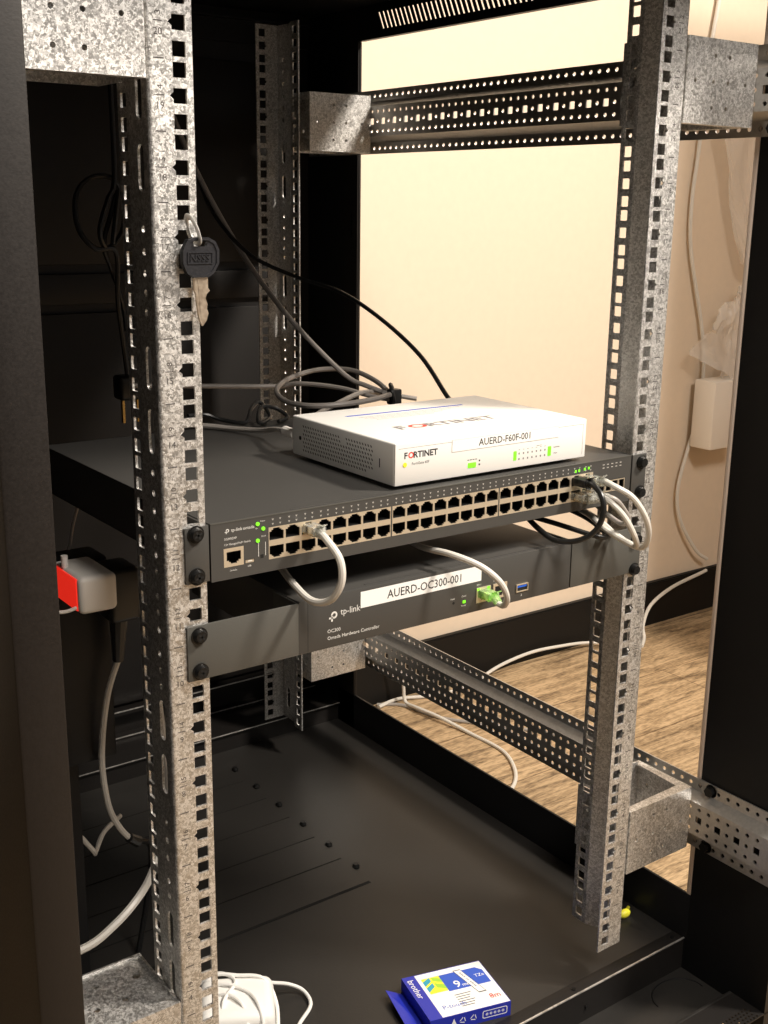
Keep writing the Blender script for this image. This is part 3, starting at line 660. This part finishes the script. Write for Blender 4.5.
bl = [(-4.2, -12), (5.6, -12), (5.8, -20), (7.2, -22), (5, -24), (4.0, -27), (5.6, -31), (5.2, -34), (6.4, -37), (5.0, -42), (2.2, -45.5), (0, -42), (-1.4, -36), (-3.0, -24), (-4.6, -21)]
MB().sheet(bl, [], 2.2, kf).sheet([(-2.2, -14), (.6, -14), (2.0, -40), (.9, -41)], [], 2.7, kf).build('key_blade', 'brass', k)
MB().tube([(-226.5, -10.5, 197), (-227.5, -9, 205), (-229.5, -4.5, 212.5), (-231, -1, 213.5), (-230, 1, 207), (-227.5, -2, 198)], 1.0, 8, cyclic=True, flat=1.8).build('loop', 'zinc_plain', k)

# ---------------------------------------------------------------- carton on the base
tb = thing('label_tape_box', 'small blue and white tape carton with an open end flap lying on the cabinet base', 'box', (88, 65, -582))
ox, oy = 50, 114
ex = Vector((139-50, 90-114, 0)).normalized(); ey = Vector((34-50, 43-114, 0)).normalized()      # along the long side, along the short side
LX, LY, H = 90, 71, 17
def bx(u, v, w): p = Vector((ox, oy, 0))+ex*u+ey*v; return (p.x, p.y, -582+w)
b = MB().box(0, LX, 0, LY, 0.1, H, fn=bx); b.build('carton', 'blue', tb)
top = lambda u, v, w: bx(u, v, H+.06+w)
b = MB().sheet(rect(14, 1, LX-.6, LY-.6), [], .08, top, 0)
top = lambda u, v, w: bx(u, v, H+.16+w)
b.sheet([(38, 9), (80, 9), (86, 15), (86, 36), (38, 36)], [], .08, top, 1)
b.sheet(rect(18, 9, 38, 34), [], .08, top, 2)
for k_, (pa, pb, pc, pd) in enumerate((((18, 14), (27, 9), (27, 15), (18, 21)), ((18, 24), (27, 18), (27, 24), (18, 31)), ((29, 9), (38, 14), (38, 20), (29, 15)), ((29, 19), (38, 24), (38, 31), (29, 26)))):
    b.sheet([pa, pb, pc, pd], [], .08, lambda u, v, w: bx(u, v, H+.24+w), 3 if k_ < 2 else 4)
lab = lambda u, v, w: bx(58+(u)*.55+v*-.25+4, 12+u*.92+v*.2, H+.3+w)
b.sheet([(-3, -9), (38, -9), (38, 8), (-3, 8)], [], .08, lambda u, v, w: bx(60+.26*u-.9*v*.55, 10+u, H+.26+w), 5)
b.sheet([(-1.8, -7.8), (36.8, -7.8), (36.8, 6.8), (-1.8, 6.8)], [], .08, lambda u, v, w: bx(60+.26*u-.9*v*.55, 10+u, H+.34+w), 0)
rot = lambda cx, cy, w0: (lambda u, v, w: bx(cx-v*1.0, cy-u*1.0+0, H+w0+w))
def tr(cx, cy, w0=.42):                                              # lettering that runs along the short side
    return lambda u, v, w: bx(cx-v, cy+u, H+w0+w)
def tl(cx, cy, w0=.3):                                               # lettering that runs along the long side
    return lambda u, v, w: bx(cx+u, cy-v, H+w0+w)
b.text('brother', 7.0, lambda u, v, w: bx(3.6+v, 6+u, H+.16+w), mi=0, bold=.03, sx=1.0)
b.text('9', 11, tl(47, 33), mi=0, bold=.15); b.text('mm', 5, tl(55, 33), mi=0, bold=.05)
b.text('P-touch', 6.0, lambda u, v, w: bx(20+u, 60-v, H+.2+w), mi=1)
b.text('TZe', 4.6, tl(73.5, 24), mi=0)
b.text('8m', 7, lambda u, v, w: bx(73+u, 60-v, H+.2+w), mi=6, bold=.1)
b.text('black on white', 3.2, lambda u, v, w: bx(59+.26*(u+4)+.8*v, 12+u, H+.46+w), mi=5)
for i in range(6): b.sheet(rect(40, 43+i*3.6, 58-(i % 3)*2, 43.9+i*3.6), [], .06, lambda u, v, w: bx(u, v, H+.2+w), 5)
b.build('top_print', ['paper', 'blue_ink', 'yellow', 'teal', 'lime', 'ink', 'red_ink'], tb)
fr = lambda u, v, w: bx(u, LY+.08+w, v)
b = MB().sheet(rrect(58, 4, 86, 13, 2), [rrect(58.8, 4.8, 85.2, 12.2, 1.5)], .06, fr, 0)
for i in range(5): b.sheet(circ(63+i*4.5, 8.5, 1.5, 8), [circ(63+i*4.5, 8.5, .8, 8)], .06, fr, 0)
for cx in (36, 48):
    for q in range(3):
        a = math.radians(90+120*q); a2 = a+math.radians(95)
        b.sheet([(cx+4*math.cos(a), 8.5+4*math.sin(a)), (cx+4*math.cos(a2), 8.5+4*math.sin(a2)), (cx+2.8*math.cos(a2), 8.5+2.8*math.sin(a2)), (cx+2.8*math.cos(a), 8.5+2.8*math.sin(a))], [], .06, fr, 0)
b.sheet([(22, 4), (30, 4), (28, 8), (26, 13), (24, 8)], [], .06, fr, 0)
b.build('side_print', ['paper'], tb)
MB().add([tuple(bx(u, v, w)) for u, v, w in ((0, 6, 1), (0, LY-2, 1), (-20, LY+2, 4), (-19, 3, 9), (0, 6, 2), (0, LY-2, 2), (-20, LY+2, 5), (-19, 3, 10))],
         [(0, 1, 2, 3), (7, 6, 5, 4), (0, 4, 5, 1), (1, 5, 6, 2), (2, 6, 7, 3), (3, 7, 4, 0)]).build('flap', 'blue', tb)

# ---------------------------------------------------------------- white charger with its cord
t = thing('white_charger', 'white charger wrapped in its own white cord at the foot of the keyed rail', 'charger', (-100, 150, -582))
rotm = Matrix.Rotation(math.radians(-28), 4, 'Z')
def cf(x, y, z): p = rotm @ Vector((x, y, 0)); return (-116+p.x, 154+p.y, z)
MB().box(-44, 30, -40, 26, -581.9, -530, r=11, seg=4, fn=cf).build('body', 'white', t)
b = MB()
b.tube([cf(-50, 18, -550), cf(-30, 24, -530), cf(-6, 20, -528.5), cf(20, 14, -530), cf(32, 0, -548), cf(33, -20, -570)], 1.9)
b.tube([cf(10, 27, -540), cf(28, 36, -552), (-48, 180, -570), (-36, 170, -577), (-40, 150, -579.4), (-62, 134, -579.4), (-84, 118, -579)], 2.0)
b.tube([cf(-48, 8, -545), cf(-24, 8, -528.5), cf(4, -6, -528.5), cf(16, -34, -531), cf(18, -48, -560)], 1.9)
b.tube([cf(-48, -4, -545), cf(-20, -8, -528.5), cf(-2, -24, -529), cf(4, -46, -545)], 1.9)
b.tube([cf(-44, 30, -556), cf(-38, 34, -540), cf(-22, 30, -532), cf(-8, 10, -528.5), cf(-20, -20, -528.5), cf(-20, -46, -545)], 1.9)
b.build('cord', 'white', t)

# ---------------------------------------------------------------- wood floor side: cables by the wall
G = 'white cables outside the cabinet'
cable('white_cable', 'white cable curving over the wood floor just outside the right sill', [(640, 900, -600), (650, 905, -660), (652, 900, -694), (651, 865, -692.5), (660, 810, -692.5), (674, 731, -700), (676, 650, -700), (650, 590, -700), (612, 548, -700), (560, 520, -700)], 'white_cable', 3.4, group=G)
cable('white_cable', 'white cable lying along the black skirting behind the lower side beam', [(600, 915, -697), (656, 925, -698), (725, 900, -699), (809, 900, -699), (912, 925, -690), (1000, 925, -680), (1080, 920, -682), (1160, 915, -690), (1240, 880, -699)], 'white_cable', 3.4, group=G)
cable('grey_cable', 'grey cable on the wood floor partly under the curving white cable', [(607, 930, -700), (646, 900, -700), (670, 818, -700), (715, 756, -700), (760, 700, -700), (800, 640, -700)], 'grey_cable', 3.4, group=G)
cable('white_cable', 'white cable hanging down the shaded wall beside the right post', [(1462, 938, 800), (1453, 938, 652), (1433, 938, 518), (1424, 938, 341), (1415, 938, 240), (1424, 938, 138), (1473, 936, -12), (1495, 936, -101), (1495, 936, -213), (1465, 936, -302), (1442, 936, -391), (1458, 935, -464), (1514, 928, -543), (1553, 925, -570)], 'white_cable', 4.2, group=G)
cable('white_cable', 'white cable dropping over the skirting to the floor right of the front right rail', [(1555, 925, -598), (1533, 925, -602), (1424, 915, -613), (1344, 905, -637), (1311, 895, -675), (1300, 880, -697), (1259, 850, -699)], 'white_cable', 4.0, group=G)
# crumpled film and white block against the wall
t = thing('plastic_bag', 'crumpled translucent plastic bag hanging against the shaded wall at the right', 'plastic bag', (1500, 915, -100))
def film(cx, cz, w, h, seed, poly, yb=905):
    rnd = random.Random(seed); n = 13; vs = []; fs = []
    g = [[0]*(n+1) for _ in range(n+1)]
    for j in range(n+1):
        for i in range(n+1):
            u, v = i/n, j/n
            (a0, a1), (b0, b1), (c0, c1), (d0, d1) = poly
            x = (a0*(1-u)+b0*u)*(1-v)+(d0*(1-u)+c0*u)*v; z = (a1*(1-u)+b1*u)*(1-v)+(d1*(1-u)+c1*u)*v
            y = yb+14*math.sin(5*u+3*v+seed)*math.cos(4*v-2*u)+rnd.uniform(-4, 4)
            vs.append((x+rnd.uniform(-3, 3), min(y, 935), z+rnd.uniform(-3, 3)))
    for j in range(n):
        for i in range(n): a = j*(n+1)+i; fs += [(a, a+1, a+n+2), (a, a+n+2, a+n+1)]
    return vs, fs
b = MB(); b.add(*film(0, 0, 0, 0, 3, [(1432, 420), (1590, 420), (1600, 90), (1560, 110)])); b.add(*film(0, 0, 0, 0, 5, [(1540, 60), (1600, 60), (1600, -140), (1500, -135)])); b.add(*film(0, 0, 0, 0, 8, [(1500, 20), (1560, 60), (1556, -150), (1400, -80)], 890))
b.build('film', 'bag', t)
b = MB().box(1462, 1575, 872, 930, -292, -140, r=4, seg=2); o = b.build('foam_block', 'foam'); o['label'] = 'white foam block standing out from the shaded wall under the plastic bag'; o['category'] = 'foam block'
# yellow cap on the base near the front right rail
b = MB().ball((345, 71, -577), 6.5, sq=(1.4, .8, .8)); b.cyl((345, 72, -577), (362, 80, -580), 2, 10)
o = b.build('yellow_cap', 'yellow'); o['label'] = 'tiny yellow cap lying on the black base behind the foot of the front right rail'; o['category'] = 'cap'
for o in bpy.data.objects:
    if '_org' in o: del o['_org']
